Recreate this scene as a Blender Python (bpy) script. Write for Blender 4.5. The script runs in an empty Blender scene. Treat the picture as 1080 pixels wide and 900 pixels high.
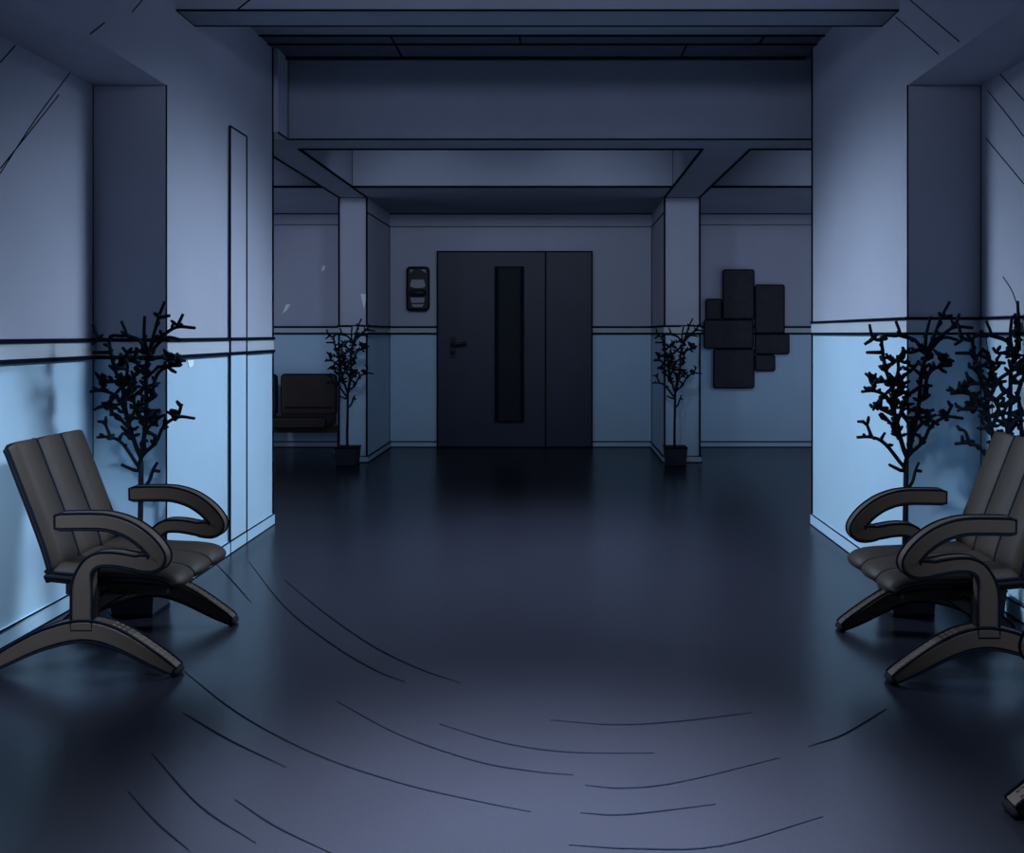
import bpy, math, random
from mathutils import Vector
random.seed(7)
S = bpy.context.scene
COL = S.collection

# ---------------------------------------------------------------- camera
F, VX, VY, EYE = 980.0, 588.0, 352.0, 1.21
cd = bpy.data.cameras.new('camera'); cam = bpy.data.objects.new('camera', cd); COL.objects.link(cam)
cd.sensor_fit = 'HORIZONTAL'; cd.sensor_width = 36.0; cd.lens = 36.0*F/1080
cd.shift_x = -(VX-540)/1080; cd.shift_y = -(450-VY)/1080
cam.location = (0, 0, EYE); cam.rotation_euler = (math.pi/2, 0, 0)
cd.clip_start = 0.05
S.camera = cam

# ---------------------------------------------------------------- materials
def mat(name, col, rough=.6, spec=.3, amp=.08, scale=6.0, metal=0.0, bump=0.0):
    m = bpy.data.materials.new(name); m.use_nodes = True
    nt = m.node_tree; b = nt.nodes['Principled BSDF']
    tc = nt.nodes.new('ShaderNodeTexCoord'); nz = nt.nodes.new('ShaderNodeTexNoise')
    nz.inputs['Scale'].default_value = scale; nz.inputs['Detail'].default_value = 4
    nt.links.new(tc.outputs['Object'], nz.inputs['Vector'])
    rp = nt.nodes.new('ShaderNodeValToRGB')
    rp.color_ramp.elements[0].position = .3; rp.color_ramp.elements[1].position = .7
    rp.color_ramp.elements[0].color = tuple(c*(1-amp) for c in col)+(1,)
    rp.color_ramp.elements[1].color = tuple(min(1, c*(1+amp)) for c in col)+(1,)
    nt.links.new(nz.outputs['Fac'], rp.inputs['Fac'])
    nt.links.new(rp.outputs['Color'], b.inputs['Base Color'])
    b.inputs['Roughness'].default_value = rough
    b.inputs['Specular IOR Level'].default_value = spec
    b.inputs['Metallic'].default_value = metal
    if bump:
        bp = nt.nodes.new('ShaderNodeBump'); bp.inputs['Strength'].default_value = bump
        bp.inputs['Distance'].default_value = .01
        n2 = nt.nodes.new('ShaderNodeTexNoise'); n2.inputs['Scale'].default_value = 60
        nt.links.new(tc.outputs['Object'], n2.inputs['Vector'])
        nt.links.new(n2.outputs['Fac'], bp.inputs['Height']); nt.links.new(bp.outputs['Normal'], b.inputs['Normal'])
    return m

WALL  = mat('wall_paint', (.40, .41, .50), .8, .1, .04, 2)
WAIN  = mat('wainscot_paint', (.42, .58, .72), .7, .15, .04, 2)
RAIL  = mat('rail_paint', (.44, .48, .54), .6, .2, .04, 4)
CEIL  = mat('ceiling_paint', (.27, .29, .365), .9, .1, .05, 3)
TILE  = mat('ceiling_tile', (.10, .105, .15), .9, .1, .08, 10)
LINE  = mat('dark_joint', (.006, .009, .016), .9, .02, .02)
FLOOR = mat('polished_floor', (.0130, .0132, .0205), .26, .30, .06, 1.5)
DOOR  = mat('door_lacquer', (.030, .034, .058), .5, .3, .08, 3)
GLASSD= mat('dark_door_glass', (.016, .019, .026), .6, .1, .05, 3)
BLACK = mat('black_plastic', (.012, .014, .02), .5, .3, .05)
VINYL = mat('brown_vinyl', (.028, .0185, .0142), .6, .3, .12, 8, bump=.1)
FRAME = mat('taupe_frame', (.070, .049, .039), .5, .3, .06, 8)
GLINT= mat('painted_glint', (.15, .115, .095), .6, .2, .05)  # pale colour standing in for highlights on the chair feet
RUBBER= mat('black_rubber', (.01, .01, .013), .8, .1, .05)
TWIG  = mat('dark_bark', (.010, .014, .022), .9, .05, .15, 30)
POT   = mat('dark_pot', (.030, .034, .048), .6, .2, .1, 12)
SOIL  = mat('soil', (.015, .014, .014), 1, .0, .3, 60)
PANEL = mat('charcoal_felt_panel', (.045, .042, .052), .9, .1, .12, 14)
GREY  = mat('grey_plastic', (.30, .30, .36), .5, .3, .06)
WHITE = mat('white_paper', (.85, .88, .92), .8, .1, .02)

# ---------------------------------------------------------------- mesh builder
class MB:
    def __init__(s): s.v=[]; s.f=[]; s.m=[]; s.mats=[]; s.sm=[]
    def mi(s, m):
        if m not in s.mats: s.mats.append(m)
        return s.mats.index(m)
    def add(s, vs, fs, m, smooth=False):
        o=len(s.v); k=s.mi(m); s.v+= [tuple(v) for v in vs]
        for f in fs: s.f.append([o+i for i in f]); s.m.append(k); s.sm.append(smooth)
    def box(s, x0,x1,y0,y1,z0,z1,m):
        vs=[(x,y,z) for x in (x0,x1) for y in (y0,y1) for z in (z0,z1)]
        s.add(vs,[(0,1,3,2),(4,6,7,5),(0,4,5,1),(2,3,7,6),(0,2,6,4),(1,5,7,3)],m)
    def tube(s, pts, r, m, n=6, closed=False, smooth=True):
        pts=[Vector(p) for p in pts]; N=len(pts)
        rs = r if isinstance(r,(list,tuple)) else [r]*N
        vs=[]; fs=[]; prev=None
        for i,p in enumerate(pts):
            a=pts[(i-1)%N] if (closed or i>0) else p; b=pts[(i+1)%N] if (closed or i<N-1) else p
            t=(b-a).normalized() if (b-a).length>1e-9 else Vector((0,0,1))
            if prev is None:
                up=Vector((0,0,1)) if abs(t.z)<.9 else Vector((1,0,0))
                u=t.cross(up).normalized()
            else:
                u=(prev-t*prev.dot(t))
                u=u.normalized() if u.length>1e-6 else t.orthogonal().normalized()
            prev=u; w=t.cross(u)
            for k in range(n):
                an=2*math.pi*(k+.5)/n
                vs.append(p+(u*math.cos(an)+w*math.sin(an))*rs[i])
        for i in range(N if closed else N-1):
            j=(i+1)%N
            for k in range(n):
                l=(k+1)%n; fs.append((i*n+k,i*n+l,j*n+l,j*n+k))
        if not closed:
            fs.append(tuple(range(n))[::-1]); fs.append(tuple((N-1)*n+k for k in range(n)))
        s.add(vs,fs,m,smooth)
    def bar(s,a,b,r,m=None): s.tube([a,b],r,m or LINE,4,smooth=False)
    def frame(s, x0,x1,z0,z1,y,r,m=None):
        m=m or LINE
        s.tube([(x0,y,z0),(x1,y,z0),(x1,y,z1),(x0,y,z1)],r,m,4,True,False)
    def rbox(s, x0,x1,z0,z1,y0,y1,rad,m,n=5):
        """rounded rectangle in XZ extruded y0 (front) .. y1 (back), front edge softened"""
        def ring(ins,y):
            o=[]
            for cx,cz,a0 in ((x1-rad,z1-rad,0),(x0+rad,z1-rad,90),(x0+rad,z0+rad,180),(x1-rad,z0+rad,270)):
                for k in range(n+1):
                    a=math.radians(a0+90*k/n); o.append((cx+(rad-ins)*math.cos(a),y,cz+(rad-ins)*math.sin(a)))
            return o
        b=min(rad*.5,abs(y1-y0)*.3); rings=[ring(b,y0),ring(b*.3,y0+b*.3),ring(0,y0+b),ring(0,y1)]
        M=len(rings[0]); vs=sum(rings,[]); fs=[tuple(range(M))]
        for i in range(3):
            for k in range(M): l=(k+1)%M; fs.append((i*M+l,i*M+k,(i+1)*M+k,(i+1)*M+l))
        fs.append(tuple(3*M+k for k in range(M))[::-1])
        s.add(vs,fs,m)
        return rings[2]
    def build(s,name,parent=None):
        me=bpy.data.meshes.new(name); me.from_pydata(s.v,[],s.f)
        for m in s.mats: me.materials.append(m)
        for p,k,sm in zip(me.polygons,s.m,s.sm): p.material_index=k; p.use_smooth=sm
        import bmesh
        bm=bmesh.new(); bm.from_mesh(me); bmesh.ops.recalc_face_normals(bm,faces=bm.faces); bm.to_mesh(me); bm.free()
        o=bpy.data.objects.new(name,me); COL.objects.link(o)
        if parent: o.parent=parent
        return o
def struct(o): o['kind']='structure'; return o
def tag(o,label,cat,group=None):
    o['label']=label; o['category']=cat
    if group: o['group']=group
    return o
def thing(name,loc,rz,label,cat,group=None):
    o=bpy.data.objects.new(name,None); COL.objects.link(o); o.location=loc; o.rotation_euler=(0,0,rz)
    o.empty_display_size=.1
    return tag(o,label,cat,group)
def copy_tree(o,parent=None):
    c=o.copy(); COL.objects.link(c)
    if parent: c.parent=parent
    for ch in list(o.children): copy_tree(ch,c)
    return c
def spline(pts,k=6):
    """Catmull-Rom through points"""
    P=[Vector(p) for p in pts]; P=[P[0]*2-P[1]]+P+[P[-1]*2-P[-2]]; out=[]
    for i in range(1,len(P)-2):
        for j in range(k):
            t=j/k; a,b,c,d=P[i-1:i+3]
            out.append(.5*((2*b)+(c-a)*t+(2*a-5*b+4*c-d)*t*t+(3*b-a-3*c+d)*t**3))
    out.append(P[-2]); return out

# ---------------------------------------------------------------- dimensions (metres)
XL,XLR = -1.81,-2.15          # left pier face, left recess wall
XR,XRR = 1.62, 1.96           # right pier face, right recess wall
YR,YP  = 4.30, 5.90           # recess return, far end of piers
YB     = 9.90                 # back wall
YC     = 8.72                 # front of the wall stubs (columns)
ZC,ZS,ZN = 3.02,2.49,2.36     # ceiling, beam soffit, recess soffit
LW,LR_ = (1.10,1.18),(1.21,1.28)   # hand rail heights left / right+back
HX0,HX1= -4.4,4.2
def on_x(c,x,y):              # point on a wall plane X=c
    k=(x-VX)/c; return (c, F/k, EYE+(VY-y)/k)
def on_floor(x,y):
    Y=EYE*F/(y-VY); return ((x-VX)*Y/F, Y, .0015)

# ---------------------------------------------------------------- floor
b=MB(); b.box(-5,5,-2.2,10.4,-.1,0,FLOOR)
for pl in [[(262,592),(300,640),(350,680),(395,707),(428,720)],[(300,612),(340,645),(390,680),(440,705),(486,721)],
 [(228,595),(246,614),(265,636)],[(190,705),(250,752),(330,795),(420,826),(500,845),(560,857)],
 [(355,740),(420,775),(500,803),(560,814),(605,818)],[(463,764),(530,784),(600,794),(690,795)],
 [(580,760),(650,765),(720,761),(793,752)],[(617,829),(660,832),(720,825),(822,800)],[(612,858),(660,860),(755,849)],
 [(852,788),(890,775),(935,748)],[(193,752),(240,780),(302,810)],[(248,844),(290,872),(350,901)],
 [(160,795),(210,850),(270,890)],[(600,892),(670,896),(760,893),(868,862)],[(135,835),(165,868),(200,898)]]:
    p=spline([on_floor(*q) for q in pl],5); n=len(p)
    b.tube(p,[0.0008+.0016*math.sin(math.pi*i/(n-1)) for i in range(n)],LINE,5)
struct(b.build('floor'))

# ---------------------------------------------------------------- side walls of the near corridor
def side_wall(name,xp,xr,xo,rail,marks_r,marks_p):
    b=MB(); zs=sum(rail)/2; s=1 if xp>0 else -1
    def bx(xa,xb,y0,y1,z0,z1):
        xa,xb=min(xa,xb),max(xa,xb)
        if z0<zs: b.box(xa,xb,y0,y1,z0,min(z1,zs),WAIN)
        if z1>zs: b.box(xa,xb,y0,y1,max(z0,zs),z1,WALL)
    bx(xp,xo,YR,YP,0,ZC); bx(xr,xo,-2,YR,0,ZN); bx(xp,xo,-2,YR,ZN,ZC)
    b.bar((xp,YP,0),(xp,YP,ZC),.010)                        # far arris
    b.bar((xp,YR,0),(xp,YR,ZN),.004); b.bar((xr,YR,0),(xr,YR,ZN),.004)
    b.bar((xr,YR,ZN),(xp,YR,ZN),.003)
    for pl in marks_r:
        b.tube(spline([on_x(xr,*q) for q in pl],4),.0028,LINE,5)
    for pl in marks_p:
        b.tube(spline([on_x(xp,*q) for q in pl],4),.0028,LINE,5)
    return struct(b.build(name))
side_wall('wall_left',XL,XLR,-2.7,LW,[[(75,75),(38,125),(0,183)],[(62,100),(32,138),(0,178)],[(16,48),(0,66)]],
          [[(110,24),(95,36)],[(150,0),(139,13)]])
side_wall('wall_right',XR,XRR,2.6,LR_,[[(1042,96),(1060,118),(1080,144)],[(1053,76),(1080,106)],[(1040,146),(1080,194)],
          [(1058,292),(1068,308),(1076,332)],[(1040,356),(1045,395),(1047,440)]],[[(945,18),(990,57)],[(960,0),(1012,44)]])

# near-end wall behind the viewer and far sides of the hall
b=MB(); b.box(-2.7,2.6,-2.2,-2,0,ZC,WALL); struct(b.build('wall_front'))
b=MB(); b.box(HX0-.2,HX0,YP,YB,0,1.24,WAIN); b.box(HX0-.2,HX0,YP,YB,1.24,ZC,WALL)
b.box(HX0-.2,-2.7,YP-.2,YP,0,ZC,WALL); struct(b.build('wall_hall_left'))
b=MB(); b.box(HX1,HX1+.2,YP,YB,0,1.24,WAIN); b.box(HX1,HX1+.2,YP,YB,1.24,ZC,WALL)
b.box(2.6,HX1+.2,YP-.2,YP,0,ZC,WALL); struct(b.build('wall_hall_right'))

# back wall with two projecting stubs
b=MB(); zs=1.245
CLX=(-2.05,-1.79); CRX=(1.005,1.335)
for x0,x1,y0,y1 in ((HX0-.2,HX1+.2,YB,YB+.2),(CLX[0],CLX[1],YC,YB),(CRX[0],CRX[1],YC,YB)):
    b.box(x0,x1,y0,y1,0,zs,WAIN); b.box(x0,x1,y0,y1,zs,ZC if y0==YB else ZS,WALL)
for (x0,x1),inner in ((CLX,1),(CRX,0)):
    for x in (x0,x1): b.bar((x,YC,0),(x,YC,ZS),.011 if (x==x0)!=(inner==0) or True else .006)
    xi=x1 if inner else x0
    b.bar((xi,YB,0),(xi,YB,2.35),.010); b.bar((xi,YC,2.35),(xi,YB,2.35),.008)
b.bar((CLX[1],YB,2.35),(CRX[0],YB,2.35),.006)
b.bar((HX0,YB,2.37),(CLX[0],YB,2.37),.005); b.bar((CRX[1],YB,2.37),(HX1,YB,2.37),.005)
for x0,x1 in ((HX0,CLX[0]),(CLX[1],CRX[0]),(CRX[1],HX1)): b.bar((x0,YB,2.487),(x1,YB,2.487),.010)
struct(b.build('wall_back'))

# ---------------------------------------------------------------- ceiling and beams
b=MB(); b.box(-5,5,-2.2,5.63,ZC,ZC+.15,CEIL); b.box(-5,5,5.63,6.15,ZC,ZC+.15,TILE); b.box(-5,5,6.15,10.1,ZC,ZC+.15,CEIL)
for y,r in ((5.63,.012),(5.80,.012),(6.08,.022)): b.bar((XL,y,ZC),(XR,y,ZC),r)
for px,(y0,y1) in ((412,(5.63,6.1)),(548,(5.63,5.8)),(728,(5.8,6.1)),(806,(5.63,5.8))):
    x=(px-VX)*5.65/F; b.bar((x,y0,ZC),(x,y1,ZC),.008)
struct(b.build('ceiling'))
# near beam from pier to pier
b=MB(); b.box(XL,XR,4.41,4.63,2.745,ZC,CEIL)
for y in (4.41,4.63): b.bar((XL,y,2.745),(XR,y,2.745),.006)
b.bar((XL,4.41,2.745),(XL,4.63,2.745),.005); b.bar((XR,4.41,2.745),(XR,4.63,2.745),.005)
b.tube([((265-VX)*4.41/F,4.409,2.80),((251-VX)*4.41/F,4.409,2.75)],.004,LINE,5)
struct(b.build('trim_1'))
# deep beam behind the piers, with coffers beyond
b=MB(); Y0,Y1,Y2=6.12,6.43,8.10
b.box(HX0,HX1,Y0,Y1,ZS,ZC,CEIL); b.box(HX0,HX1,Y2,YB,ZS,ZC,CEIL)
for x0,x1 in (CLX,CRX):
    b.box(x0,x1,Y1,Y2,ZS,ZC,CEIL)
    for x in (x0,x1): b.bar((x,Y1,ZS),(x,Y2,ZS),.010); b.bar((x,Y2,ZS),(x,YC,ZS),.010); b.bar((x,Y2,ZS),(x,Y2,ZC),.005)
    b.bar((x0,YC,ZS),(x1,YC,ZS),.006)
for xa,xb in ((HX0,CLX[0]),(CLX[1],CRX[0]),(CRX[1],HX1)):
    b.bar((xa,Y1,ZS),(xb,Y1,ZS),.013); b.bar((xa,Y2,ZS),(xb,Y2,ZS),.013)
b.bar((-1.77,Y0,ZS),(HX1,Y0,ZS),.007)
struct(b.build('trim_2'))
b=MB(); b.box(-2.7,-1.775,YP,Y0,ZS,ZC,WALL); b.bar((-1.775,Y0,ZS),(-1.775,Y0,ZC),.006); b.bar((-1.775,YP,ZS),(-1.775,Y0,ZS),.006)
struct(b.build('trim_3'))

# ---------------------------------------------------------------- hand rails, baseboards
def run_trim(name,pts,z0,z1,d,m,rt,rb,inside):
    """board following a polyline of (x,y) along the wall faces; inside = side that the room is on"""
    b=MB()
    P=[Vector((x,y,0)) for x,y in pts]; nrm=[]
    for i in range(len(P)-1):
        t=(P[i+1]-P[i]).normalized(); nrm.append(Vector((t.y,-t.x,0))*inside)
    off=[]
    for i,p in enumerate(P):
        ns=[nrm[j] for j in (i-1,i) if 0<=j<len(nrm)]
        o=Vector((0,0,0))
        for q in ns: o+=q
        if len(ns)==2 and (ns[0]-ns[1]).length<1e-6: o=ns[0]
        off.append(p+o*d)
    for i in range(len(P)-1):
        a,c,e,g=P[i],P[i+1],off[i+1],off[i]
        vs=[(q.x,q.y,z) for z in (z0,z1) for q in (a,c,e,g)]
        b.add(vs,[(0,1,2,3),(4,7,6,5),(0,4,5,1),(1,5,6,2),(2,6,7,3),(3,7,4,0)],m)
    for z,r in ((z0,rb),(z1,rt)):
        if r: b.tube([(q.x,q.y,z) for q in off],r,LINE,4,False,False)
    return struct(b.build(name))
LP=[(XLR,-1.9),(XLR,YR),(XL,YR),(XL,YP)]; RP=[(XRR,-1.9),(XRR,YR),(XR,YR),(XR,YP)]
run_trim('trim_4',LP,LW[0],LW[1],.009,RAIL,.0125,.0125,1)
run_trim('trim_5',RP,LR_[0],LR_[1],.009,RAIL,.010,.009,-1)
DX0,DX1=(461-VX)*YB/F,(625-VX)*YB/F
BK=[(HX0,YB),(CLX[0],YB),(CLX[0],YC),(CLX[1],YC),(CLX[1],YB),(DX0,YB)]
BK2=[(DX1,YB),(CRX[0],YB),(CRX[0],YC),(CRX[1],YC),(CRX[1],YB),(HX1,YB)]
for k,pp in enumerate((BK,BK2)):
    run_trim('trim_%d'%(6+k),pp,LR_[0],LR_[1],.009,RAIL,.014,.014,1)
    run_trim('baseboard_back' if k==0 else 'baseboard_back_right',pp,0,.06,.015,WAIN,.008,.012,1)
run_trim('baseboard_left',LP,0,.068,.015,WAIN,.004,.006,1)
run_trim('baseboard_right',RP,0,.068,.015,WAIN,.004,.006,-1)
# slim corner cover standing proud of the left pier
b=MB(); ya,yb=5.10,5.37; xa,xb=XL,XL+.012
b.box(xa,xb,ya,yb,LW[0],2.35,WALL); b.box(xa,xb,ya,yb,0,LW[0],WAIN)
for y in (ya,yb): b.bar((xb,y,0),(xb,y,2.35),.007)
b.bar((xb,ya,2.35),(xb,yb,2.35),.006); b.bar((xb+.004,ya,.07),(xb+.004,yb,.07),.004)
b.bar((xb+.004,ya,LW[0]),(xb+.004,yb,LW[0]),.009); b.bar((xb+.004,ya,LW[1]),(xb+.004,yb,LW[1]),.009)
struct(b.build('trim_8'))

# ---------------------------------------------------------------- double door
def bx_(px): return (px-VX)*YB/F
def bz(py,Y=YB): return EYE+(VY-py)*Y/F
d=MB(); yd=YB-.05; xm=bx_(575.5); zt=bz(265)
d.box(DX0,DX1,yd+.02,YB,0,zt,DOOR); d.frame(DX0+.008,DX1-.008,.012,zt-.008,yd+.01,.013)
door=struct(d.build('door_1'))
l=MB(); l.box(DX0+.02,xm-.008,yd,yd+.02,.015,zt-.02,DOOR); l.bar((xm,yd,.01),(xm,yd,zt-.01),.011); l.build('leaf',door)
l=MB(); l.box(xm+.008,DX1-.02,yd,yd+.02,.015,zt-.02,DOOR); l.build('side_leaf',door)
g=MB(); gx0,gx1,gz0,gz1=bx_(524),bx_(551),bz(444),bz(282)
g.box(gx0,gx1,yd-.012,yd,gz0,gz1,GLASSD); gl=g.build('vision_panel',door)
g=MB(); g.frame(gx0,gx1,gz0,gz1,yd-.016,.026,LINE); g.build('panel_frame',gl)
h=MB(); hx,hz=bx_(478),bz(365)
h.rbox(hx-.03,hx+.03,hz-.13,hz+.10,yd-.014,yd,.02,BLACK)
h.tube([(hx,yd-.01,hz+.02),(hx,yd-.06,hz+.02),(hx+.03,yd-.068,hz+.02),(hx+.15,yd-.068,hz+.03)],.017,BLACK,8)
h.tube([(hx,yd-.01,hz-.07),(hx,yd-.03,hz-.07)],.02,BLACK,8)
h.build('door_handle',door)

# ---------------------------------------------------------------- chairs
def smooth_profile(pts,k=6): return [(p.x,p.y) for p in spline([(x,z,0) for x,z in pts],k)]
def pad(b,prof,thick,hw,m,flip,nch=3):
    """channel-stitched cushion: prof = (x,z) face line, thick = list of thickness per profile point"""
    N=len(prof); U=nch*8; fr=[]; bk=[]
    for i,(x,z) in enumerate(prof):
        a=prof[max(0,i-1)]; c=prof[min(N-1,i+1)]; t=Vector((c[0]-a[0],c[1]-a[1])).normalized()
        n=Vector((-t.y,t.x))*flip
        v=i/(N-1); endf=min(1,(min(v,1-v)/.06))**.5 if 0<v<1 else 0
        fr.append([]); bk.append([])
        for j in range(U+1):
            u=j/U; y=(u*2-1)*hw*(1-.07*max(0,(v-.86)/.14)**2)
            ch=abs(math.sin(math.pi*nch*u))**.45
            ef=min(1,min(u,1-u)/.04)**.5
            f=.022*ch*(.35+.65*endf)+.010*ef*endf
            fr[-1].append((x+n.x*(f-.03),y,z+n.y*(f-.03)))
            t0=thick[i]; g=min(u,1-u)/.05; g=min(1,g)**.5
            d=.03+(t0-.03)*(.4+.6*g)
            bk[-1].append((x-n.x*d,y,z-n.y*d))
    vs=[q for r in fr for q in r]+[q for r in bk for q in r]; W=U+1; O=N*W; fs=[]
    for i in range(N-1):
        for j in range(U):
            fs.append((i*W+j,i*W+j+1,(i+1)*W+j+1,(i+1)*W+j)); fs.append((O+i*W+j,O+(i+1)*W+j,O+(i+1)*W+j+1,O+i*W+j+1))
        fs.append((i*W,(i+1)*W,O+(i+1)*W,O+i*W)); fs.append((i*W+U,O+i*W+U,O+(i+1)*W+U,(i+1)*W+U))
    for j in range(U):
        fs.append((j,O+j,O+j+1,j+1)); e=(N-1)*W; fs.append((e+j,e+j+1,O+e+j+1,O+e+j))
    b.add(vs,fs,m,True)
    for k in range(1,nch):                                   # sunken seams between the channels
        j=k*8; b.tube([Vector(fr[i][j])+Vector((0,0,.001)) for i in range(N)],.0095,LINE,6)
    ring=[fr[i][0] for i in range(N)]+fr[N-1][1:]+[fr[i][U] for i in range(N-2,-1,-1)]+fr[0][1:U][::-1]
    b.tube(ring,.005,LINE,5,True)
    ring=[bk[i][0] for i in range(N)]+bk[N-1][1:]+[bk[i][U] for i in range(N-2,-1,-1)]+bk[0][1:U][::-1]
    b.tube(ring,.005,LINE,5,True)
def ribbon(b,pts,half,w,y,m,closed_end=True):
    """flat bar bent in the XZ plane: half = half height per point, w = full width in y"""
    L=[];R=[]
    N=len(pts)
    for i,p in enumerate(pts):
        a=pts[max(0,i-1)]; c=pts[min(N-1,i+1)]; t=Vector((c[0]-a[0],c[1]-a[1])).normalized(); n=Vector((-t.y,t.x))
        L.append((p[0]+n.x*half[i],p[1]+n.y*half[i])); R.append((p[0]-n.x*half[i],p[1]-n.y*half[i]))
    sec=[]
    ch=.35
    for i in range(N):
        (lx,lz),(rx,rz)=L[i],R[i]; q=[]
        for f,yy in ((0,-.5+.14),(.14,-.5),(.86,-.5),(1,-.5+.14),(1,.5-.14),(.86,.5),(.14,.5),(0,.5-.14)):
            q.append((lx+(rx-lx)*f,y+yy*w,lz+(rz-lz)*f))
        sec.append(q)
    vs=[q for s_ in sec for q in s_]; fs=[]
    for i in range(N-1):
        for k in range(8): l_=(k+1)%8; fs.append((i*8+k,i*8+l_,(i+1)*8+l_,(i+1)*8+k))
    fs.append(tuple(range(8))[::-1]); fs.append(tuple((N-1)*8+k for k in range(8)))
    b.add(vs,fs,m,False)
    for sgn in (-1,1):
        out=[(x,y+sgn*w*.5,z) for x,z in L]+[(x,y+sgn*w*.5,z) for x,z in reversed(R)]
        b.tube(out,.0042,LINE,5,True)

def make_chair(label,group):
    t=thing('waiting_chair',(0,0,0),0,label,'chair',group)
    HW=.255; AY=.285
    b=MB(); pr=smooth_profile([(-.10,.365),(-.125,.45),(-.165,.56),(-.215,.69),(-.258,.80),(-.275,.825)],5)
    pad(b,pr,[.062]*(len(pr)-3)+[.058,.05,.035],HW,VINYL,-1)
    b.build('backrest',t)
    b=MB(); pr=smooth_profile([(-.15,.388),(-.05,.378),(.10,.368),(.22,.362),(.29,.348),(.325,.318),(.322,.285)],5)
    n=len(pr); pad(b,pr,[.075-.04*max(0,(i/(n-1)-.6)/.4) for i in range(n)],HW,VINYL,1)
    b.build('seat',t)
    b=MB(); b.box(-.03,.03,-AY+.01,AY-.01,.215,.265,FRAME)
    for z in (.215,.265):
        for x in (-.03,.03): b.bar((x,-AY+.03,z),(x,AY-.03,z),.004)
    b.box(-.13,.24,-.16,-.13,.25,.30,FRAME); b.box(-.13,.24,.13,.16,.25,.30,FRAME)
    b.build('crossbar',t)
    for sy in (-1,1):
        y=sy*AY
        b=MB()
        ap=smooth_profile([(-.09,.546),(0,.548),(.09,.545),(.165,.522),(.225,.482),(.262,.44),(.268,.412),(.245,.398),(.19,.402),(.12,.414),(.06,.412),(.022,.385),(.006,.335),(.004,.25),(.004,.165)],5)
        N=len(ap); hs=[]
        for i in range(N):
            u=i/(N-1); h=.029
            if .36<u<.56: h=.029+.004*math.sin(math.pi*(u-.36)/.2)
            if u>.56: h=.025
            if u>.8: h=.025+.012*min(1,(u-.8)/.08)
            hs.append(h)
        hs[0]=.024
        ribbon(b,ap,hs,.05,y,FRAME); b.build('armrest',t)
        b=MB()
        fp=smooth_profile([(-.355,.016),(-.27,.066),(-.15,.125),(-.03,.160),(.06,.158),(.15,.125),(.25,.068),(.33,.022)],5)
        N=len(fp)
        ribbon(b,fp,[.014+.024*math.sin(math.pi*i/(N-1))**.8 for i in range(N)],.055,y,FRAME)
        leg=b.build('leg',t)
        b=MB()
        for dy in (-.012,.012):
            for i in range(int(N*.62),N-2):
                a=Vector((fp[i][0],y+dy,fp[i][1])); c=Vector((fp[i+1][0],y+dy,fp[i+1][1]))
                hh=.014+.024*math.sin(math.pi*i/(N-1))**.8
                o=Vector((.4*hh,0,.93*hh)); b.tube([a+o,a+o+(c-a)*.7],.0035,GLINT,5)  # highlight along the foot, painted as pale dashes
        b.build('glint_dashes',leg)
        for x in (.332,-.355):
            b=MB(); b.tube([(x,y-.03,.014),(x,y+.03,.014)],.0135,RUBBER,10); b.build('foot_pad',leg)
    return t
G='brown waiting chairs along the corridor walls'
c1=make_chair('brown padded waiting chair with looped arms by the left wall',G)
c1.location=(-1.68,3.58,0)
c2=copy_tree(c1); c2.location=(1.485,3.50,0); c2.rotation_euler=(0,0,math.pi)
c2['label']='brown padded waiting chair with looped arms by the right wall, its whole seat in view'
c3=copy_tree(c1); c3.location=(1.475,2.05,0); c3.rotation_euler=(0,0,math.pi)
c3['label']='nearest brown waiting chair, only its arm showing at the right edge of the photo'

# bench by the back wall, left of the left column
t=thing('waiting_bench',(-2.85,9.45,0),0,'dark brown waiting bench against the back wall, beside the left column','bench')
for x in (-.01-.62,-.01,.61):
    x0=x; x1=x+.565
    if x>.5: continue
    b=MB(); r=b.rbox(x0,x1,.37,.785,.17,.24,.035,VINYL); b.tube(r,.011,LINE,5,True); b.bar((x0+.04,.165,.445),(x1-.04,.165,.445),.008); b.build('backrest',t)
    b=MB(); r=b.rbox(x0,x1,.27,.375,-.25,.19,.03,VINYL); b.tube(r,.010,LINE,5,True); b.build('seat',t)
b=MB(); b.box(-.70,.66,.0,.07,.20,.275,FRAME); b.build('beam',t)
for x in (-.66,.63):
    b=MB(); b.box(x-.025,x+.025,.01,.06,.03,.21,FRAME); b.tube([(x,-.2,.02),(x,-.05,.05),(x,.1,.05),(x,.2,.02)],.02,FRAME,8); b.build('leg',t)

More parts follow.
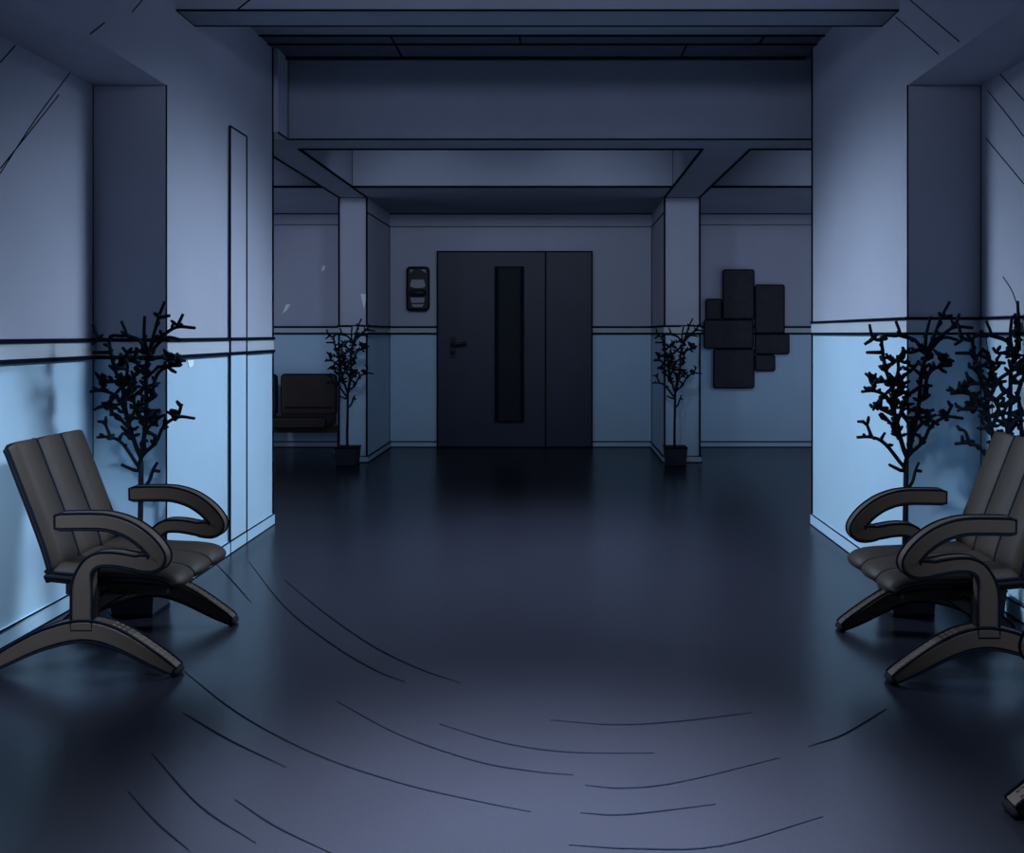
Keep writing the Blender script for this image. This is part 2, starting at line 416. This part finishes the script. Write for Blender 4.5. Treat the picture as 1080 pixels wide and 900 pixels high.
# ---------------------------------------------------------------- potted plants
Zp=lambda zx,zy: ((zx-540)/3.6/242, EYE+(VY-(280+zy/3.6))/242)
LIMBS=[
 [(535,760),(560,640),(575,520),(580,400),(600,320),(620,260),(640,200),(668,140)],[(640,200),(682,192)],
 [(600,300),(650,265),(700,235),(768,238)],[(700,235),(720,185)],[(590,330),(585,270),(595,195)],[(600,330),(655,275),(715,283)],
 [(535,720),(510,640),(490,560),(480,470),(455,400),(440,330),(440,270),(500,265),(485,212)],
 [(500,265),(555,285),(568,318),(520,330),(500,310)],[(440,285),(400,275),(383,225)],[(400,280),(370,300)],[(440,330),(375,330)],
 [(490,560),(460,500),(410,475),(360,478)],[(410,475),(400,435)],[(445,490),(425,530),(395,535)],[(425,530),(440,548)],
 [(500,480),(515,430),(560,390),(580,360)],[(480,520),(520,450),(505,400)],[(480,470),(500,400),(495,340)],
 [(545,720),(600,670),(630,610),(685,575),(750,580)],[(685,575),(705,525)],[(600,690),(590,640)],
 [(533,770),(465,680),(415,655),(360,656)],[(415,655),(398,610)],[(530,785),(470,755)],
 [(536,860),(565,825),(580,780),(595,750)],[(580,780),(605,785)],
 [(575,560),(630,545)],[(575,575),(625,575)],[(570,520),(610,495)],[(590,520),(610,420),(650,385),(700,380)],[(650,385),(680,345),(640,335)],
 [(650,350),(665,370)],[(555,640),(600,590),(615,610)],[(520,640),(480,600),(455,570)],[(480,440),(440,440),(405,445)],
 [(560,470),(530,500),(540,560)],[(540,700),(555,620),(530,560),(545,500)],[(500,600),(520,540),(500,500)],
 [(455,400),(430,380)],[(575,430),(610,400)],[(580,330),(620,350)],[(470,380),(500,360),(530,370)],[(560,600),(590,560)]]
def make_plant(label,group,lean=None,ph=.17,pw=.10,clampx=None,seed=3):
    rnd=random.Random(seed)
    t=thing('potted_plant',(0,0,0),0,label,'plant',group)
    b=MB(); 
    for (a0,z0),(a1,z1) in (((pw*.86,0),(pw,ph)),):
        vs=[]
        for w,z in ((a0,0),(a1,ph),(a1-.015,ph),(a1-.018,ph-.025)):
            vs+=[(-w,-w,z),(w,-w,z),(w,w,z),(-w,w,z)]
        fs=[(3,2,1,0)]
        for i in range(3):
            for k in range(4): l_=(k+1)%4; fs.append((i*4+k,i*4+l_,i*4+4+l_,i*4+4+k))
        b.add(vs,fs,POT)
    b.tube([(-pw,-pw,ph),(pw,-pw,ph),(pw,pw,ph),(-pw,pw,ph)],.007,LINE,4,True,False)
    b.tube([(-pw*.86,-pw*.86,.007),(pw*.86,-pw*.86,.007),(pw*.86,pw*.86,.007),(-pw*.86,pw*.86,.007)],.007,LINE,4,True,False)
    pot=b.build('pot',t)
    b=MB(); q=pw-.017; b.box(-q,q,-q,q,ph-.045,ph-.022,SOIL); b.build('soil',pot)
    def fix(v):
        x,y,z=v
        if lean:
            k=max(0,min(1,(z-.2)/.6)); x+=lean[0]*k; y+=lean[1]*k
        if clampx is not None: x=min(x,clampx)
        return (x,y,z)
    def P(zx,zy,y): x,z=Zp(zx,zy); return fix((x,y,z))
    b=MB(); b.tube([fix((-.005,0,ph-.03)),fix((-.006,0,.3)),fix((-.003,.002,.45)),fix((0,0,.655))],[.013,.012,.011,.011],TWIG,8)
    b.build('trunk',t)
    b=MB(); built=[(Vector(Zp(535,zy)),0.0) for zy in range(750,900,10)]
    for n_l,L in enumerate(LIMBS):
        sl=rnd.uniform(-.75,.75); pts=spline([(*Zp(zx,zy),0) for zx,zy in L],4)
        root=Vector((pts[0].x,pts[0].y)); near=min(built,key=lambda q:(q[0]-root).length)
        y0=near[1]
        if (near[0]-root).length<.05: pts[0]=Vector((near[0].x,near[0].y,0)); 
        run=0; ln=sum((pts[i+1]-pts[i]).length for i in range(len(pts)-1)); sp=[]
        tgt=max(-.12,min(.12,y0+sl*.35*ln))
        for i,p in enumerate(pts):
            if i: run+=(p-pts[i-1]).length
            y=y0+(tgt-y0)*run/ln; built.append((Vector((p.x,p.y)),y)); sp.append(fix((p.x,y,p.y)))
        n=len(sp); r0=.0105 if len(L)>5 else .0088
        b.tube(sp,[r0-(r0-.0066)*i/max(1,n-1) for i in range(n)],TWIG,6)
        for i in range(0,n-3,3):                              # buds along the inner twig
            f=rnd.random(); a=Vector(sp[i]).lerp(Vector(sp[i+1]),f)
            if a.z<.66: continue
            dv=Vector((rnd.uniform(-1,1),rnd.uniform(-1,1),rnd.uniform(-.3,1))).normalized()*rnd.uniform(.022,.038)
            e=a+dv
            if clampx is not None: e.x=min(e.x,clampx)
            b.tube([a,a+(e-a)*.6,e],[.005,.0085,.004],TWIG,6)
    cand=[q for q in built if Zp(0,745)[1]<q[0].y<Zp(0,330)[1] and abs(q[0].x)<.20]
    for _ in range(150):                                       # dense core of short spurs
        q=rnd.choice(cand); a=Vector(fix((q[0].x,q[1],q[0].y)))
        dv=Vector((rnd.uniform(-1,1),rnd.uniform(-.6,.6),rnd.uniform(-.2,1.2))).normalized()*rnd.uniform(.03,.06)
        e=a+dv
        if clampx is not None: e.x=min(e.x,clampx)
        b.tube([a,a.lerp(e,.55)+Vector((rnd.uniform(-.008,.008),0,rnd.uniform(-.008,.008))),e],[.006,.0085,.0055],TWIG,6)
    b.build('branches',t)
    return t
GP='bare twiggy plants in dark square pots'
p1=make_plant('tall dark twiggy plant behind the left waiting chair',GP); p1.location=(-1.815,4.05,0)
p2=copy_tree(p1); p2.location=(1.52,4.05,0); p2['label']='tall dark twiggy plant behind the far arm of the right waiting chair'
p4=make_plant('dark twiggy plant behind the backrest of right waiting chair, cut by photo edge',GP,lean=(.01,-.13),clampx=.095,ph=.12,pw=.06,seed=5); p4.location=(1.84,3.99,0)
for x,w in ((-1.925,'left'),(1.08,'right')):
    p=copy_tree(p1); p.location=(x,8.53,0); p['label']='small far-off twiggy plant in a square pot before the %s column'%w

# ---------------------------------------------------------------- panels on the back wall, right
GW='dark felt panels on the back wall'
def wpanel(px0,py0,px1,py1,dp,label):
    y0=YB-dp; k=y0/F
    b=MB(); x0,x1=(px0-VX)*k,(px1-VX)*k; z0,z1=EYE+(VY-py1)*k,EYE+(VY-py0)*k
    r=b.rbox(x0,x1,z0,z1,y0,YB,.018,PANEL); b.tube(r,.010,LINE,5,True)
    tag(b.build('wall_panel'),label,'panel',GW)
wpanel(763,285,795,336,.06,'tall dark wall panel at the top of the cluster')
wpanel(797,301,827,351,.055,'upright dark wall panel right of the topmost one')
wpanel(745,316,761,337,.04,'small dark wall panel left of the topmost one')
wpanel(743,338,794,367,.06,'wide dark wall panel in the middle left of the cluster, nearest the column')
wpanel(753,369,795,409,.06,'squarish dark wall panel at the bottom of the cluster')
wpanel(797,353,832,373,.05,'flat wide dark wall panel furthest right in the cluster')
wpanel(797,375,817,391,.045,'smallest low dark wall panel hung under the flat wide one')

# wall box beside the door
y0=YB-.08; k=y0/F
X=lambda p:(p-VX)*k
Z=lambda p:EYE+(VY-p)*k
t=thing('wall_dispenser',(X(440.5),YB,Z(304.5)),0,'black upright wall box with two grey windows left of the door','dispenser')
ox,oz=X(440.5),Z(304.5)
def loc(px,py): return X(px)-ox,Z(py)-oz
b=MB(); x0,z1=loc(429,282); x1,z0=loc(452,327); r=b.rbox(x0,x1,z0,z1,-.08,0,.035,BLACK); b.tube(r,.010,LINE,5,True); b.build('housing',t)
for pa,pb,pc in (((433,450,296,301),(434,448,296,302),0),):
    pass
def plate(name,pts,dep,m):
    b=MB(); q=[loc(*p) for p in pts]; n=len(q)
    vs=[(x,-.08,z) for x,z in q]+[(x,-.08-dep,z) for x,z in q]
    b.add(vs,[tuple(range(n)),tuple(range(n,2*n))[::-1]]+[(i,(i+1)%n,n+(i+1)%n,n+i) for i in range(n)],m); b.build(name,t)
plate('window',[(434,295),(447,295),(449,302),(445,304),(437,304),(432.5,302)],.008,GREY)
plate('window',[(433,314),(448,314),(447,319.5),(434,319.5)],.008,GREY)
plate('lip',[(434,321),(447,321),(445,324),(436,324)],.006,GREY)
plate('corner_plate',[(432.5,284.5),(436,284.5),(433,288)],.006,GREY)
plate('corner_plate',[(444,284.5),(448.5,284.5),(449,288)],.006,GREY)
b=MB(); cx,cz=loc(440.5,309); b.tube([(cx-.085,-.085,cz),(cx-.06,-.10,cz),(cx+.06,-.10,cz),(cx+.085,-.085,cz)],[.02,.035,.035,.02],BLACK,10); b.build('roller',t)

# small white paper scraps stuck on the walls
def scrap(pts,origin,normal_axis,label):
    b=MB(); n=len(pts)
    d=Vector(normal_axis)*.004
    vs=[Vector(p) for p in pts]+[Vector(p)+d for p in pts]
    b.add(vs,[tuple(range(n)),tuple(range(n,2*n))[::-1]]+[(i,(i+1)%n,n+(i+1)%n,n+i) for i in range(n)],WHITE)
    tag(b.build('paper_scrap'),label,'scrap','white paper scraps on the walls')
def onb(x,y,Y): return ((x-VX)*Y/F,Y,EYE+(VY-y)*Y/F)
scrap([onb(x,y,YC) for x,y in ((380.5,310),(386.5,310.5),(385.5,319),(384,326),(382,318))],0,(0,-1,0),'white pointed paper scrap on the left column')
scrap([onb(x,y,YB) for x,y in ((302,321),(306.5,321),(303,327),(298,331),(300,326))],0,(0,-1,0),'white jagged paper scrap on back wall above the bench')
scrap([onb(x,y,YB) for x,y in ((340.5,280),(343.5,281),(341.5,285.5),(339,286))],0,(0,-1,0),'tiny white paper scrap high on the back wall, left of the column')
scrap([on_x(XL,x,y) for x,y in ((197,380),(204,380),(203,386),(199,388))],0,(1,0,0),'white paper scrap below the rail on the left pier')

# ---------------------------------------------------------------- light
def spot(name,loc,aim,power,angle,col,rad=.25,blend=1.0):
    l=bpy.data.lights.new(name,'SPOT'); l.energy=power; l.spot_size=math.radians(angle); l.spot_blend=blend
    l.color=col; l.shadow_soft_size=rad
    o=bpy.data.objects.new(name,l); COL.objects.link(o); o.location=loc
    o.rotation_euler=(Vector(aim)-Vector(loc)).to_track_quat('-Z','Y').to_euler(); return o
def area(name,loc,rot,sx,sy,power,col):
    l=bpy.data.lights.new(name,'AREA'); l.shape='RECTANGLE'; l.size=sx; l.size_y=sy; l.energy=power; l.color=col
    o=bpy.data.objects.new(name,l); COL.objects.link(o); o.location=loc; o.rotation_euler=rot; return o
BL=(.62,.80,1.0)
for y in (4.78,5.12,5.46):  # added spots, unseen behind the near beam, brightening the side walls low down
    spot('added_wall_fill_left',(1.25,y,2.9),(XL,y-.6,-.72),300,90,BL,.35)
    spot('added_wall_fill_right',(-1.45,y,2.9),(XR,y-.6,-.72),300,90,BL,.35)
spot('added_recess_fill_left',(-1.5,2.0,2.2),(XLR,3.35,.30),330,48,BL,.1)  # added out-of-view spot, fills the chair's shadow on the recess wall
spot('added_recess_fill_right',(1.31,2.0,2.2),(XRR,3.40,.30),180,48,BL,.1)  # same added fill for the right recess
for x in (-3.3,-1.2,.3,2.6):  # added unseen spots that lift the hall's back wall
    spot('added_back_wall_fill',(x,6.50,2.56),(x,9.9,1.3),36,92,(.62,.77,1.0),.1)
area('added_hall_fill_left',(HX0+.1,8.2,.9),(0,math.radians(-90),0),1.4,2.6,13,(.58,.72,1.0))  # added fill for the hall soffits; the end wall has no opening
area('added_hall_fill_right',(HX1-.1,8.2,.9),(0,math.radians(90),0),1.4,2.6,13,(.58,.72,1.0))  # matching added fill, right end wall equally closed
spot('added_floor_fill',(0,2.0,2.97),(-.05,2.15,0),3700,52,(.76,.90,1.0),.4)  # added overhead spot to lighten the near floor, no fixture there
spot('added_beam_fill',(-.1,.2,2.5),(-.1,4.41,2.95),150,64,(.64,.76,1.0),.2)  # added spot that only brightens the near beam's front
w=bpy.data.worlds.new('night'); S.world=w; w.use_nodes=True
bg=w.node_tree.nodes['Background']; bg.inputs[0].default_value=(.05,.08,.16,1); bg.inputs[1].default_value=.3

S.view_settings.view_transform='Standard'; S.view_settings.look='None'
S.view_settings.exposure=0; S.view_settings.gamma=1; S.view_settings.use_curve_mapping=False
